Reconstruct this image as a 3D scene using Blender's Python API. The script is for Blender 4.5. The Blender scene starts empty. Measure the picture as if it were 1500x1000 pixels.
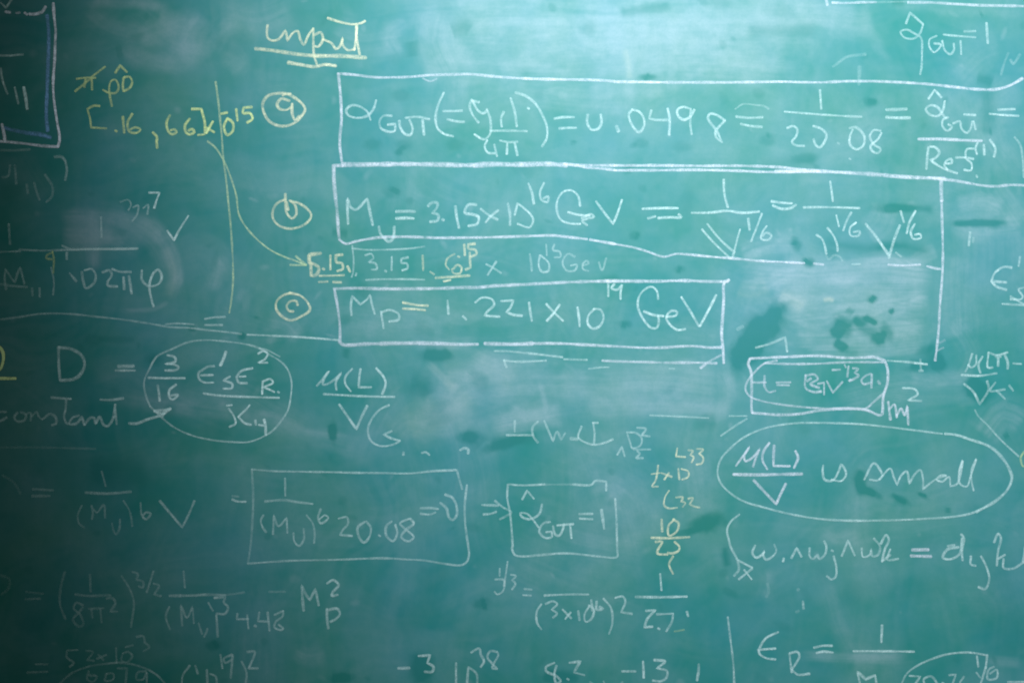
import bpy, math, random
import numpy as np

# ------------------------------------------------------------------ camera, world, lamps, exposure
C = bpy.context.scene
MID = 1.50                                   # height of the middle of the photographed stretch of board, metres
DIST = 2.10                                  # camera to board

cam_d = bpy.data.cameras.new('camera')
cam = bpy.data.objects.new('camera', cam_d)
C.collection.objects.link(cam)
cam.location = (0.0, -DIST, MID)
cam.rotation_euler = (math.radians(90), 0, 0)
cam_d.sensor_width = 36.0
cam_d.lens = 36.0 * DIST / 1.5               # 1.5 m of board fill the picture's width
cam_d.clip_end = 60
cam_d.dof.use_dof = True
cam_d.dof.focus_distance = DIST - 0.045
cam_d.dof.aperture_fstop = 1.0
C.camera = cam

world = bpy.data.worlds.new('World')
C.world = world
world.use_nodes = True
bg = world.node_tree.nodes['Background']
bg.inputs['Color'].default_value = (0.85, 1.0, 0.94, 1)
bg.inputs['Strength'].default_value = 0.10

def lamp(name, kind, loc, target, energy, color, **kw):
    d = bpy.data.lights.new(name, kind)
    o = bpy.data.objects.new(name, d)
    C.collection.objects.link(o)
    o.location = loc
    import mathutils
    v = mathutils.Vector(target) - mathutils.Vector(loc)
    o.rotation_euler = v.to_track_quat('-Z', 'Y').to_euler()
    d.energy = energy
    d.color = color
    for k, val in kw.items():
        setattr(d, k, val)
    return o

# one soft-edged lamp high behind the writer's shoulder, aimed at the upper right half of the board
lamp('hall_spotlight', 'SPOT', (0.046, -1.73, MID + 1.42), (0.464, 0, MID + 0.45), 460, (0.94, 1.0, 1.09),
     spot_size=1.194, spot_blend=0.946, shadow_soft_size=0.12)

C.view_settings.view_transform = 'Standard'
C.view_settings.look = 'None'
C.view_settings.exposure = 0.0
C.view_settings.gamma = 1.0
C.view_settings.use_curve_mapping = False

# ------------------------------------------------------------------ helpers
def smooth(a, b, x):
    t = np.clip((x - a) / (b - a), 0, 1)
    return t * t * (3 - 2 * t)

def vnoise(x, y, seed):
    """smooth value noise in 0..1 at lattice coordinates x, y"""
    rs = np.random.RandomState(seed)
    N = 128
    g = rs.rand(N, N).astype(np.float32)
    xi = np.floor(x).astype(int); yi = np.floor(y).astype(int)
    fx = (x - xi); fy = (y - yi)
    fx = fx * fx * (3 - 2 * fx); fy = fy * fy * (3 - 2 * fy)
    a = g[yi % N, xi % N]; b = g[yi % N, (xi + 1) % N]
    c = g[(yi + 1) % N, xi % N]; d = g[(yi + 1) % N, (xi + 1) % N]
    return (a * (1 - fx) + b * fx) * (1 - fy) + (c * (1 - fx) + d * fx) * fy

def fbm(x, y, seed, n=4):
    s = 0; amp = 1.0; tot = 0
    for i in range(n):
        s = s + amp * vnoise(x * 2 ** i, y * 2 ** i, seed + i)
        tot += amp; amp *= 0.55
    return s / tot

def board_xz(X, Y):
    """millimetre marks on the board (X to the right, Y down) to metres"""
    return (X - 750.0) / 1000.0, (500.0 - Y) / 1000.0

# ------------------------------------------------------------------ the chalkboard: one thing
board = bpy.data.objects.new('chalkboard', None)
C.collection.objects.link(board)
board.location = (0, 0, MID)
board['label'] = 'green chalkboard crowded with handwritten physics formulas in white and yellow chalk'
board['category'] = 'chalkboard'
# ---- chalk dust left by the eraser, kept as a map over the board (1 unit = 1 mm)
STEP = 2.0
GX0, GX1, GY0, GY1 = -260, 1760, -180, 1180
gx = np.arange(GX0, GX1 + 1, STEP); gy = np.arange(GY0, GY1 + 1, STEP)
XX, YY = np.meshgrid(gx, gy)
XX = XX.astype(np.float32); YY = YY.astype(np.float32)
dust = np.zeros_like(XX); warm = np.zeros_like(XX); wipe = np.zeros_like(XX)

def catmull(P, step=6.0):
    P = np.array(P, float)
    if len(P) == 2:
        n = max(2, int(np.hypot(*(P[1] - P[0])) / step))
        return np.linspace(P[0], P[1], n + 1)
    Q = np.vstack([2 * P[0] - P[1], P, 2 * P[-1] - P[-2]])
    out = []
    for i in range(1, len(Q) - 2):
        p0, p1, p2, p3 = Q[i - 1], Q[i], Q[i + 1], Q[i + 2]
        L = np.hypot(*(p2 - p1))
        n = max(2, int(L / step))
        d1 = max(np.hypot(*(p1 - p0)), 1e-3) ** .5; d2 = max(L, 1e-3) ** .5; d3 = max(np.hypot(*(p3 - p2)), 1e-3) ** .5
        m1 = (p2 - p0) / (d1 + d2) * d2 if True else 0
        m1 = d2 * ((p1 - p0) / d1 - (p2 - p0) / (d1 + d2) + (p2 - p1) / d2)
        m2 = d2 * ((p2 - p1) / d2 - (p3 - p1) / (d2 + d3) + (p3 - p2) / d3)
        for k in range(n):
            t = k / n
            out.append((2*t**3 - 3*t**2 + 1) * p1 + (t**3 - 2*t**2 + t) * m1 + (-2*t**3 + 3*t**2) * p2 + (t**3 - t**2) * m2)
    out.append(Q[-2])
    return np.array(out)

_sw = [100]
def swipe(field, pts, hw, amt, streak=0.6, soft=0.35, grain=5.0, ends=0.15):
    """one pass of an eraser, a cloth or a finger along pts"""
    _sw[0] += 7
    L = catmull(pts, max(6.0, hw * 0.4))
    x0, y0 = L.min(0) - hw * 1.3; x1, y1 = L.max(0) + hw * 1.3
    i0 = int(np.clip((x0 - GX0) / STEP, 0, len(gx))); i1 = int(np.clip((x1 - GX0) / STEP + 1, 0, len(gx)))
    j0 = int(np.clip((y0 - GY0) / STEP, 0, len(gy))); j1 = int(np.clip((y1 - GY0) / STEP + 1, 0, len(gy)))
    if i1 <= i0 or j1 <= j0:
        return
    X = XX[j0:j1, i0:i1]; Y = YY[j0:j1, i0:i1]
    best = np.full(X.shape, 1e9, np.float32); S = np.zeros_like(X); T = np.zeros_like(X)
    acc = 0.0
    for a, b in zip(L[:-1], L[1:]):
        d = b - a; l = float(np.hypot(*d))
        if l < 1e-6: continue
        u = d / l
        t = np.clip((X - a[0]) * u[0] + (Y - a[1]) * u[1], 0, l)
        px = X - (a[0] + t * u[0]); py = Y - (a[1] + t * u[1])
        dd = px * px + py * py
        m = dd < best
        best = np.where(m, dd, best)
        side = -px * u[1] + py * u[0]
        S = np.where(m, side, S); T = np.where(m, acc + t, T)
        acc += l
    r = np.sqrt(best) / hw
    wob = (fbm(X / 22.0, Y / 22.0, _sw[0] + 3, 3) - 0.5) * 0.5
    edge = 1 - smooth(1 - soft * 2, 1 + soft * 0.6, r + wob)
    st = vnoise(S / grain + 40, T / 160.0, _sw[0]) * .6 + vnoise(S / (grain * .45) + 60, T / 90.0, _sw[0] + 1) * .4
    st = 1 - streak + streak * np.clip((st - .2) * 1.7, 0, 1.3)
    e = smooth(0, max(ends * acc, 1), T) * smooth(0, max(ends * acc, 1), acc - T) if ends > 0 else 1
    field[j0:j1, i0:i1] += amt * edge * st * e

def dab(field, x, y, rx, ry, ang, amt, soft=0.6):
    """a fingertip or cloth mark"""
    c, s = math.cos(math.radians(ang)), math.sin(math.radians(ang))
    R = max(rx, ry) * 1.8
    i0 = int(np.clip((x - R - GX0) / STEP, 0, len(gx))); i1 = int(np.clip((x + R - GX0) / STEP + 1, 0, len(gx)))
    j0 = int(np.clip((y - R - GY0) / STEP, 0, len(gy))); j1 = int(np.clip((y + R - GY0) / STEP + 1, 0, len(gy)))
    if i1 <= i0 or j1 <= j0: return
    X = XX[j0:j1, i0:i1] - x; Y = YY[j0:j1, i0:i1] - y
    u = (X * c + Y * s) / rx; v = (-X * s + Y * c) / ry
    _sw[0] += 3
    n = (fbm((X + x) / 14.0, (Y + y) / 14.0, _sw[0], 3) - .5) * .7
    field[j0:j1, i0:i1] += amt * (1 - smooth(1 - soft, 1 + soft * .5, np.sqrt(u * u + v * v) + n))

rng = random.Random(11)
# general veil: years of wiping, mostly sideways and up and down
for i in range(330):
    x = rng.uniform(-250, 1750); y = rng.uniform(-150, 1150)
    horiz = rng.random() < (0.62 if y < 650 else 0.3)
    ln = rng.uniform(80, 330)
    an = math.radians(rng.gauss(0, 12) if horiz else rng.gauss(88, 12))
    dx, dy = math.cos(an) * ln, math.sin(an) * ln
    bx, by = -dy * rng.uniform(-.15, .15), dx * rng.uniform(-.15, .15)
    k = 0.055 if x > 560 and y < 640 else 0.03
    swipe(dust, [(x, y), (x + dx / 2 + bx, y + dy / 2 + by), (x + dx, y + dy)], rng.uniform(10, 62), rng.uniform(.3, 1) * k, .75, .5, rng.uniform(3, 9), .3)
for i in range(240):
    x = rng.uniform(-100, 1600); y = rng.uniform(-50, 1050)
    r = 6 + 22 * rng.random() ** 3; dab(wipe, x, y, r, r * rng.uniform(.35, .9), rng.uniform(0, 180), rng.uniform(.08, .45), .6)
for i in range(120):
    x = rng.uniform(-100, 1600); y = rng.uniform(-50, 1050)
    dab(dust, x, y, rng.uniform(2, 10), rng.uniform(2, 6), rng.uniform(0, 180), rng.uniform(.03, .10), .8)

# the bright veil along the top
for p, hw, a in [
    ([(560, 20), (760, 10), (1000, 25), (1240, 12)], 42, .13), ([(600, 70), (800, 82), (1010, 70), (1200, 88)], 48, .12),
    ([(640, 28), (800, 32), (940, 26), (1060, 30)], 7, .10), ([(700, 45), (900, 50), (1250, 40)], 26, .06),
    ([(650, 15), (640, 60), (665, 115)], 42, .13), ([(690, 60), (672, 100), (668, 165)], 22, .08),
    ([(915, 66), (922, 100), (920, 150)], 11, .12), ([(985, 20), (984, 80), (982, 140)], 9, .08),
    ([(1030, 90), (1080, 86), (1150, 100)], 16, .09), ([(1090, 15), (1150, 20), (1260, 30)], 34, .13),
    ([(1210, 22), (1260, 35), (1280, 30)], 24, .09), ([(760, 60), (780, 95), (850, 108)], 8, .08), ([(860, 130), (980, 135)], 12, .08),
    ([(730, 130), (840, 145), (960, 150)], 24, .06), ([(480, 45), (520, 60), (600, 50)], 40, .06),
    ([(585, 85), (570, 55), (600, 30)], 14, .06), ([(1470, 70), (1440, 80), (1400, 120)], 26, .05),
    ([(1290, 5), (1400, 12), (1500, 18)], 14, .05), ([(1500, 120), (1440, 180), (1490, 260)], 30, .06)]:
    swipe(dust, p, hw, a * 1.50, .55, .4, 4.5, .2)
# upper left, round the yellow notes
for p, hw, a in [
    ([(118, 6), (180, 4), (255, 12)], 10, .10), ([(120, 10), (160, 40), (240, 60)], 16, .05), ([(250, 10), (240, 40), (200, 56)], 20, .08),
    ([(170, 60), (200, 85), (270, 98)], 16, .07), ([(300, 20), (275, 60), (300, 95)], 30, .09), ([(235, 60), (260, 40), (290, 45)], 18, .07),
    ([(320, 20), (380, 30), (430, 10)], 40, .05), ([(325, 70), (350, 85), (330, 105)], 18, .05)]:
    swipe(dust, p, hw, a * 2.60, .5, .5, 5, .25)
# eraser ring on the left
for p, hw, a in [
    ([(84, 318), (140, 318), (205, 322)], 12, .10), ([(88, 340), (130, 342), (170, 344)], 17, .10), ([(138, 300), (136, 340), (138, 400)], 11, .13),
    ([(190, 316), (228, 336), (250, 370), (258, 405), (248, 440)], 13, .13), ([(165, 330), (215, 345), (240, 380), (247, 410)], 14, .06),
    ([(250, 440), (228, 452), (180, 455)], 4, .07), ([(90, 360), (140, 356), (190, 350)], 10, .06), ([(100, 330), (160, 330), (220, 360)], 40, .04),
    ([(20, 220), (40, 260), (70, 300)], 30, .03)]:
    swipe(dust, p, hw, a * 2.30, .55, .45, 4, .2)
# middle: greenish and beige wiping below the boxes
for p, hw, a in [
    ([(625, 530), (648, 552), (668, 574)], 7, .06), ([(690, 515), (720, 530), (800, 528)], 22, .09), ([(640, 600), (690, 560), (760, 545)], 26, .08),
    ([(655, 590), (662, 575), (672, 560)], 5, .10), ([(605, 610), (650, 615), (690, 590)], 26, .09), ([(715, 625), (760, 615), (830, 600)], 20, .14),
    ([(745, 600), (775, 612), (810, 605)], 12, .08), ([(790, 556), (796, 580), (802, 610)], 5, .09), ([(700, 565), (800, 560), (900, 565)], 36, .07),
    ([(860, 560), (960, 556), (1060, 566)], 38, .09), ([(850, 598), (960, 596), (1080, 604)], 16, .10), ([(1060, 540), (1068, 580), (1050, 610)], 14, .07),
    ([(580, 640), (600, 625), (640, 640)], 20, .05), ([(600, 495), (640, 505), (700, 500)], 12, .06), ([(645, 545), (700, 552), (690, 548)], 10, .06)]:
    swipe(dust, p, hw, a * 2.10, .55, .45, 4, .2)
# the whitish patch on the right with its sideways streaks
for p, hw, a in [
    ([(1078, 398), (1180, 404), (1290, 396), (1372, 404)], 24, .20), ([(1130, 430), (1230, 428), (1365, 425)], 20, .20), ([(1150, 462), (1240, 452), (1365, 440)], 24, .22),
    ([(1160, 492), (1240, 490), (1360, 480)], 20, .17), ([(1180, 512), (1290, 512), (1355, 506)], 13, .14), ([(1085, 375), (1120, 362), (1170, 360)], 17, .13),
    ([(1330, 390), (1360, 370), (1372, 365)], 12, .15), ([(1210, 480), (1300, 470), (1350, 425)], 6, .10), ([(1240, 385), (1300, 380), (1350, 392)], 10, .10),
    ([(1150, 350), (1120, 365), (1090, 380)], 8, .07), ([(1300, 300), (1290, 330), (1270, 345)], 22, .08), ([(1400, 300), (1440, 294), (1470, 306)], 13, .18),
    ([(1130, 430), (1160, 445), (1180, 455)], 16, .12), ([(1390, 320), (1440, 335), (1500, 330)], 26, .06), ([(1460, 270), (1480, 300), (1500, 330)], 26, .07),
    ([(1400, 370), (1398, 440), (1402, 500)], 40, .05), ([(1230, 590), (1320, 570), (1440, 570)], 30, .06), ([(1440, 640), (1470, 605), (1500, 620)], 28, .08),
    ([(1330, 555), (1360, 560), (1420, 552)], 14, .08), ([(1390, 470), (1420, 520), (1400, 560)], 18, .05)]:
    swipe(dust, p, hw, a * 1.45, .72, .35, 3.2, .12)
for p, hw, a in [([(1078, 424), (1100, 430), (1128, 420)], 22, .07), ([(1140, 432), (1160, 440), (1178, 452)], 14, .12),
                 ([(628, 530), (646, 550), (668, 574)], 7, .05), ([(590, 630), (640, 610), (690, 570)], 34, .06), ([(640, 540), (700, 535), (760, 560)], 34, .05), ([(570, 640), (610, 600), (640, 580)], 26, .05), ([(1205, 440), (1215, 438), (1222, 441)], 5, .2),
                 ([(915, 70), (920, 95), (922, 118)], 6, .12), ([(100, 350), (140, 355), (180, 345)], 30, .03), ([(240, 360), (255, 400), (245, 440)], 10, .05)]:
    swipe(warm, p, hw, a * .8, .4, .5, 4, .15)
# lower half: weak diagonal and upright bands
for p, hw, a in [
    ([(120, 570), (220, 590), (330, 605), (480, 640)], 15, .05), ([(365, 606), (400, 608), (450, 628)], 5, .09), ([(404, 614), (440, 628), (520, 640)], 7, .07),
    ([(290, 540), (360, 580), (460, 640)], 40, .035), ([(230, 560), (280, 590), (350, 600)], 16, .05), ([(600, 560), (560, 600), (520, 690)], 30, .05),
    ([(880, 700), (930, 740), (930, 800)], 45, .05), ([(1200, 815), (1260, 960), (1380, 965)], 18, .03), ([(1160, 958), (1240, 962), (1330, 964)], 9, .08),
    ([(1440, 967), (1500, 972)], 9, .06), ([(1120, 830), (1125, 850), (1115, 880)], 12, .05), ([(1260, 780), (1230, 790), (1200, 775)], 14, .05),
    ([(860, 720), (900, 712), (890, 740)], 16, .06), ([(1010, 660), (1020, 700), (1030, 760)], 24, .05), ([(1230, 700), (1330, 730), (1420, 700)], 50, .035),
    ([(700, 800), (800, 850), (960, 900)], 60, .03), ([(760, 760), (850, 790), (960, 810)], 40, .035), ([(430, 950), (450, 960), (480, 955)], 18, .05),
    ([(0, 560), (60, 600), (120, 650)], 45, .025), ([(130, 560), (180, 545), (240, 585)], 22, .03), ([(390, 468), (420, 475), (440, 500)], 16, .07),
    ([(520, 440), (600, 450), (650, 470)], 40, .05), ([(500, 470), (620, 480), (700, 460)], 26, .04), ([(310, 430), (320, 400), (322, 370)], 14, .06),
    ([(370, 295), (372, 290)], 8, .08), ([(355, 30), (330, 45), (310, 80)], 14, .05), ([(352, 450), (358, 430), (356, 460)], 10, .06)]:
    swipe(dust, p, hw, a * 2.20, .6, .5, 5, .25)
for p, hw, a in [
    ([(640, 560), (760, 575), (1060, 580)], 44, .06), ([(600, 610), (680, 590), (760, 560)], 50, .07), ([(1090, 380), (1230, 440), (1360, 470)], 70, .09),
    ([(230, 560), (330, 585), (440, 625), (560, 660)], 26, .06), ([(150, 560), (230, 590), (360, 640)], 16, .05), ([(185, 20), (240, 60), (300, 90)], 34, .10),
    ([(250, 380), (300, 370), (335, 420)], 26, .05), ([(880, 200), (1000, 100), (1100, 40)], 90, .05), ([(640, 100), (900, 60), (1240, 60)], 90, .10),
    ([(1400, 80), (1440, 260), (1440, 480)], 80, .05), ([(860, 620), (900, 720), (930, 830)], 60, .06), ([(1000, 620), (1030, 720), (1010, 800)], 30, .05),
    ([(560, 140), (640, 260), (760, 300)], 60, .03), ([(560, 430), (700, 460), (860, 440)], 50, .05), ([(1180, 960), (1260, 962), (1340, 958)], 8, .08)]:
    swipe(dust, p, hw, a * 1.2, .6, .55, 5, .25)
# clean, darker wipes of a damp finger or cloth corner
for p, hw, a in [([(1122, 462), (1108, 485), (1085, 530)], 25, 1.0), 
                 ([(1262, 685), (1254, 700), (1262, 716), (1284, 724)], 9, .8), ([(1305, 722), (1315, 732), (1328, 738)], 6, .7), ([(1345, 722), (1358, 726)], 4, .5),
                 ([(1235, 470), (1228, 485), (1236, 490)], 15, .75), ([(1245, 465), (1262, 480), (1300, 495)], 11, .7), ([(1222, 500), (1232, 505), (1240, 512)], 9, .6),
                 ([(1266, 462), (1285, 475)], 6, .7), ([(1288, 486), (1292, 504)], 8, .6), ([(1240, 452), (1250, 460)], 8, .5),
                 ([(715, 650), (735, 645), (790, 640)], 11, .7), ([(678, 635), (690, 640), (705, 655)], 14, .5), ([(485, 620), (488, 645)], 7, .8),
                 ([(508, 510), (506, 525)], 7, .8), ([(352, 492), (358, 490)], 6, .9), ([(375, 468), (376, 462)], 5, .7), ([(1292, 306), (1340, 304), (1370, 308)], 7, .7),
                 ([(1392, 328), (1430, 326), (1478, 326)], 6, .6), ([(1430, 115), (1445, 118), (1455, 122)], 11, .7), ([(1445, 130), (1448, 170), (1445, 200)], 15, .5),
                 ([(1388, 743), (1389, 752)], 5, .9), ([(1470, 640), (1478, 636)], 7, .8), ([(1200, 355), (1280, 365), (1310, 360), (1370, 372)], 12, .5),
                 ([(1330, 534), (1350, 532), (1385, 520)], 9, .8), ([(1370, 545), (1380, 528)], 12, .6), ([(1415, 565), (1440, 570), (1430, 590)], 18, .8),
                 ([(620, 515), (650, 520), (660, 512)], 14, .7), ([(600, 555), (620, 560), (630, 580)], 18, .4), ([(705, 884), (712, 882)], 13, .8),
                 ([(312, 944), (318, 940)], 8, .8), ([(200, 498), (142, 496)], 6, .5), ([(615, 955), (615, 985), (622, 998)], 18, .6), ([(485, 992), (515, 990)], 13, .6),
                 ([(795, 985), (820, 992), (850, 998)], 14, .6), ([(170, 78), (180, 76)], 12, .5), ([(485, 340), (510, 342)], 9, .7), ([(945, 112), (950, 114)], 9, .7),
                 ([(552, 345), (560, 350)], 5, .4), ([(580, 275), (576, 283)], 10, .5), ([(585, 215), (590, 222)], 12, .5), ([(930, 345), (936, 347)], 7, .6),
                 ([(992, 394), (998, 396)], 8, .5), ([(910, 475), (918, 477)], 8, .5), ([(220, 525), (228, 530)], 7, .7), ([(664, 775), (662, 772)], 6, .6),
                 ([(1165, 345), (1162, 360)], 7, .5), ([(1180, 385), (1184, 380)], 9, .6), ([(1275, 435), (1282, 440)], 7, .7), ([(1305, 454), (1309, 456)], 5, .8),
                 ([(1060, 800), (1062, 815), (1066, 830)], 8, .4), ([(1455, 800), (1500, 960)], 40, .25), ([(70, 650), (150, 690), (220, 690)], 40, .35),
                 ([(905, 20), (960, 12), (985, 8)], 9, .6), ([(660, 45), (680, 40), (690, 45)], 14, .5), ([(1090, 45), (1200, 45)], 14, .4), ([(600, 60), (604, 85)], 14, .6),
                 ([(1305, 3), (1325, 2)], 9, .7), ([(1270, 148), (1285, 150)], 7, .5), ([(1435, 22), (1440, 20)], 8, .5), ([(1110, 245), (1200, 232)], 14, .35)]:
    swipe(wipe, p, hw, min(1, a * 1.25), .3, .5, 5, .12)

for x, y, rx, ry, an, a in [(1036, 766, 34, 14, -16, 1.0), (1000, 780, 26, 6, -10, .7), (1112, 490, 60, 22, -54, .95), (1090, 520, 30, 22, -60, .8), (1138, 468, 18, 22, 0, .5),
                            (587, 140, 14, 9, 0, .5), (544, 212, 16, 9, 0, .6), (592, 212, 14, 10, 0, .5), (585, 224, 6, 5, 0, .8), (666, 212, 16, 9, 0, .5), (600, 294, 7, 6, 0, .5),
                            (576, 282, 14, 9, 0, .5), (1236, 478, 18, 12, 60, .9), (1262, 470, 12, 8, 20, .7), (1225, 486, 12, 10, 0, .8), (1300, 486, 16, 10, 60, .7), (1285, 500, 12, 8, 40, .6),
                            (1232, 508, 14, 8, 30, .7), (1276, 470, 14, 5, 30, .7), (1306, 456, 5, 5, 0, .9), (1278, 438, 8, 6, 0, .6), (1185, 384, 12, 8, 0, .8), (1168, 360, 10, 9, 0, .7),
                            (1218, 372, 10, 9, 0, .5), (1300, 360, 26, 8, 0, .4), (1360, 515, 22, 10, 0, .7), (1376, 532, 14, 10, 0, .9), (1345, 540, 20, 6, 0, .6), (1430, 572, 22, 16, 30, .95),
                            (705, 884, 16, 9, -8, .8), (690, 640, 22, 10, 0, .7), (735, 652, 34, 8, -14, .8), (640, 520, 26, 10, 0, .7), (615, 570, 20, 18, 30, .5), (488, 632, 7, 20, 0, .8),
                            (1262, 704, 10, 22, 10, .8), (1278, 722, 18, 6, 25, .8), (1322, 732, 14, 5, 30, .7), (1352, 726, 12, 4, 30, .5), (1064, 815, 8, 20, 0, .5), (620, 980, 18, 26, 0, .7),
                            (500, 992, 20, 8, 0, .7), (820, 990, 30, 10, 0, .6), (312, 944, 14, 8, 0, .8), (515, 575, 26, 10, 0, .35), (930, 345, 9, 7, 0, .7), (995, 394, 10, 6, 0, .6),
                            (914, 475, 12, 7, 0, .6), (950, 113, 13, 5, 0, .9), (355, 492, 7, 6, 0, .9), (282, 482, 7, 5, 0, .8), (225, 526, 14, 10, 0, .6), (138, 497, 14, 9, 0, .5),
                            (840, 770, 60, 30, 0, .2), (1100, 880, 60, 40, 0, .18), (1330, 860, 70, 20, 0, .2), (500, 720, 60, 40, 0, .15), (560, 900, 80, 40, 0, .2), (180, 690, 50, 30, 0, .4), (1460, 900, 40, 80, 0, .2),
                            (895, 410, 20, 8, 0, .5), (940, 210, 16, 8, 0, .5), (1000, 215, 18, 10, 0, .4), (1125, 205, 14, 10, 0, .4), (1180, 232, 22, 9, 0, .45), (1275, 150, 12, 8, 0, .7), (1310, 305, 30, 8, 0, .7), (1435, 328, 44, 7, 0, .7)]:
    dab(wipe, x, y, rx, ry, an, a, .6)
for x, y, rx, ry, an, a in [(1000, 250, 480, 230, 0, .035), (1180, 440, 130, 60, 0, .05)]:
    dab(dust, x, y, rx, ry, an, a, .95)
DMAX = 0.29
cl = fbm(XX / 55.0, YY / 48.0, 900, 5)
mott = fbm(XX / 9.0, YY / 13.0, 950, 3)
wx = XX + 60 * (fbm(XX / 170.0, YY / 150.0, 961, 3) - .5) * 2; wy = YY + 60 * (fbm(XX / 150.0, YY / 170.0, 962, 3) - .5) * 2
streaks = vnoise((wx * .18 + wy) / 7.0, wx / 140.0, 970) * vnoise(XX / 90.0, YY / 60.0, 972) + vnoise((wy * .15 + wx) / 8.0, wy / 150.0, 971) * vnoise(XX / 80.0, YY / 110.0, 973) - .5
clouds = fbm(wx / 120.0, wy / 85.0, 990, 5)
base = 0.016 + 0.030 * smooth(.3, .75, cl) + 0.042 * smooth(.42, .72, clouds) + 0.016 * (mott - .5) + 0.040 * streaks
dust = np.clip(base + dust * (.70 + .62 * smooth(.25, .8, fbm(XX / 30.0, YY / 24.0, 930, 4))) * (.85 + .3 * mott), 0, 1)
fs = vnoise((wx * .10 + wy) / 3.2, wx / 90.0, 1201) * .5 + vnoise((wx * .2 + wy) / 6.5, wx / 130.0, 1202) * .5
dust = DMAX * (1 - np.exp(-dust / DMAX)) * (1 + .75 * (fs - .5) * smooth(.08, .2, dust) * (.25 + .75 * np.exp(-((XX - 1220) / 190.0) ** 2 - ((YY - 450) / 90.0) ** 2)))                # chalk film stops building up
wipe = np.clip(wipe, 0, 1)
dust = dust * (1 - .9 * wipe)
warm = np.clip(warm * (1 - .8 * wipe), 0, 1)

# ---- the slab: finely divided writing face carrying the dust map, plain edges and back
def axis(g, lo, hi):
    return np.concatenate([np.linspace(lo, g[0] - 10, 60), g, np.linspace(g[-1] + 10, hi, 60)])
ax = axis(gx, -1150, 2650); ay = axis(gy, -420, 1420)
nx, ny = len(ax), len(ay)
ii = np.clip(np.round((ax - GX0) / STEP).astype(int), 0, len(gx) - 1)
jj = np.clip(np.round((ay - GY0) / STEP).astype(int), 0, len(gy) - 1)
AX, AY = np.meshgrid(ax, ay)
inside = smooth(0, 1, 1 - np.maximum(np.maximum(GX0 - AX, AX - GX1), np.maximum(GY0 - AY, AY - GY1)) / 60.0)
fcl = 0.020 + 0.040 * smooth(.3, .75, fbm(AX / 55.0, AY / 48.0, 900, 4))
aD = dust[np.ix_(jj, ii)] * inside + fcl * (1 - inside)
aW = warm[np.ix_(jj, ii)] * inside
aC = wipe[np.ix_(jj, ii)] * inside
vx, vz = board_xz(AX, AY)
V = np.zeros((nx * ny + 4, 3), np.float32)
V[:nx * ny, 0] = vx.ravel(); V[:nx * ny, 2] = vz.ravel()
TH = 0.022
nv = nx * ny
for q, (i, j) in enumerate([(0, 0), (nx - 1, 0), (nx - 1, ny - 1), (0, ny - 1)]):
    V[nv + q] = (vx[j, i], TH, vz[j, i])
idx = np.arange(nv).reshape(ny, nx)
quads = np.stack([idx[:-1, :-1], idx[1:, :-1], idx[1:, 1:], idx[:-1, 1:]], -1).reshape(-1, 4)
rim = [list(idx[0, :]) + [nv + 1, nv], list(idx[:, -1]) + [nv + 2, nv + 1], list(idx[-1, ::-1]) + [nv + 3, nv + 2], list(idx[::-1, 0]) + [nv, nv + 3], [nv, nv + 1, nv + 2, nv + 3]]
loops = np.concatenate([quads.ravel()] + [np.array(r) for r in rim])
counts = np.concatenate([np.full(len(quads), 4)] + [[len(r)] for r in rim])
starts = np.concatenate([[0], np.cumsum(counts)[:-1]])
me = bpy.data.meshes.new('board_surface')
me.vertices.add(len(V)); me.vertices.foreach_set('co', V.ravel())
me.loops.add(len(loops)); me.loops.foreach_set('vertex_index', loops.astype(np.int32))
me.polygons.add(len(counts)); me.polygons.foreach_set('loop_start', starts.astype(np.int32))
me.update(calc_edges=True)
at = me.attributes.new('residue', 'FLOAT_COLOR', 'POINT')
col = np.zeros((len(V), 4), np.float32); col[:, 3] = 1
col[:nv, 0] = aD.ravel(); col[:nv, 1] = aW.ravel(); col[:nv, 2] = aC.ravel()
at.data.foreach_set('color', col.ravel())
surf = bpy.data.objects.new('board_surface', me)
C.collection.objects.link(surf)
surf.parent = board

# ------------------------------------------------------------------ materials
def new_mat(name):
    m = bpy.data.materials.new(name); m.use_nodes = True
    nt = m.node_tree; nt.nodes.clear()
    return m, nt, nt.nodes, nt.links
def math_node(N, L, op, a, b=None, clamp=False):
    n = N.new('ShaderNodeMath'); n.operation = op; n.use_clamp = clamp
    for k, v in ((0, a), (1, b)):
        if v is None: continue
        if isinstance(v, (int, float)): n.inputs[k].default_value = v
        else: L.new(v, n.inputs[k])
    return n.outputs[0]
def mix_rgb(N, L, f, a, b):
    n = N.new('ShaderNodeMix'); n.data_type = 'RGBA'
    for sock, v in ((n.inputs[0], f), (n.inputs[6], a), (n.inputs[7], b)):
        if isinstance(v, (int, float)): sock.default_value = v
        elif isinstance(v, tuple): sock.default_value = v
        else: L.new(v, sock)
    return n.outputs[2]
def noise(N, L, vec, scale, detail=4, rough=.6):
    n = N.new('ShaderNodeTexNoise'); n.inputs['Scale'].default_value = scale
    n.inputs['Detail'].default_value = detail; n.inputs['Roughness'].default_value = rough
    L.new(vec, n.inputs['Vector']); return n.outputs[0]

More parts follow.
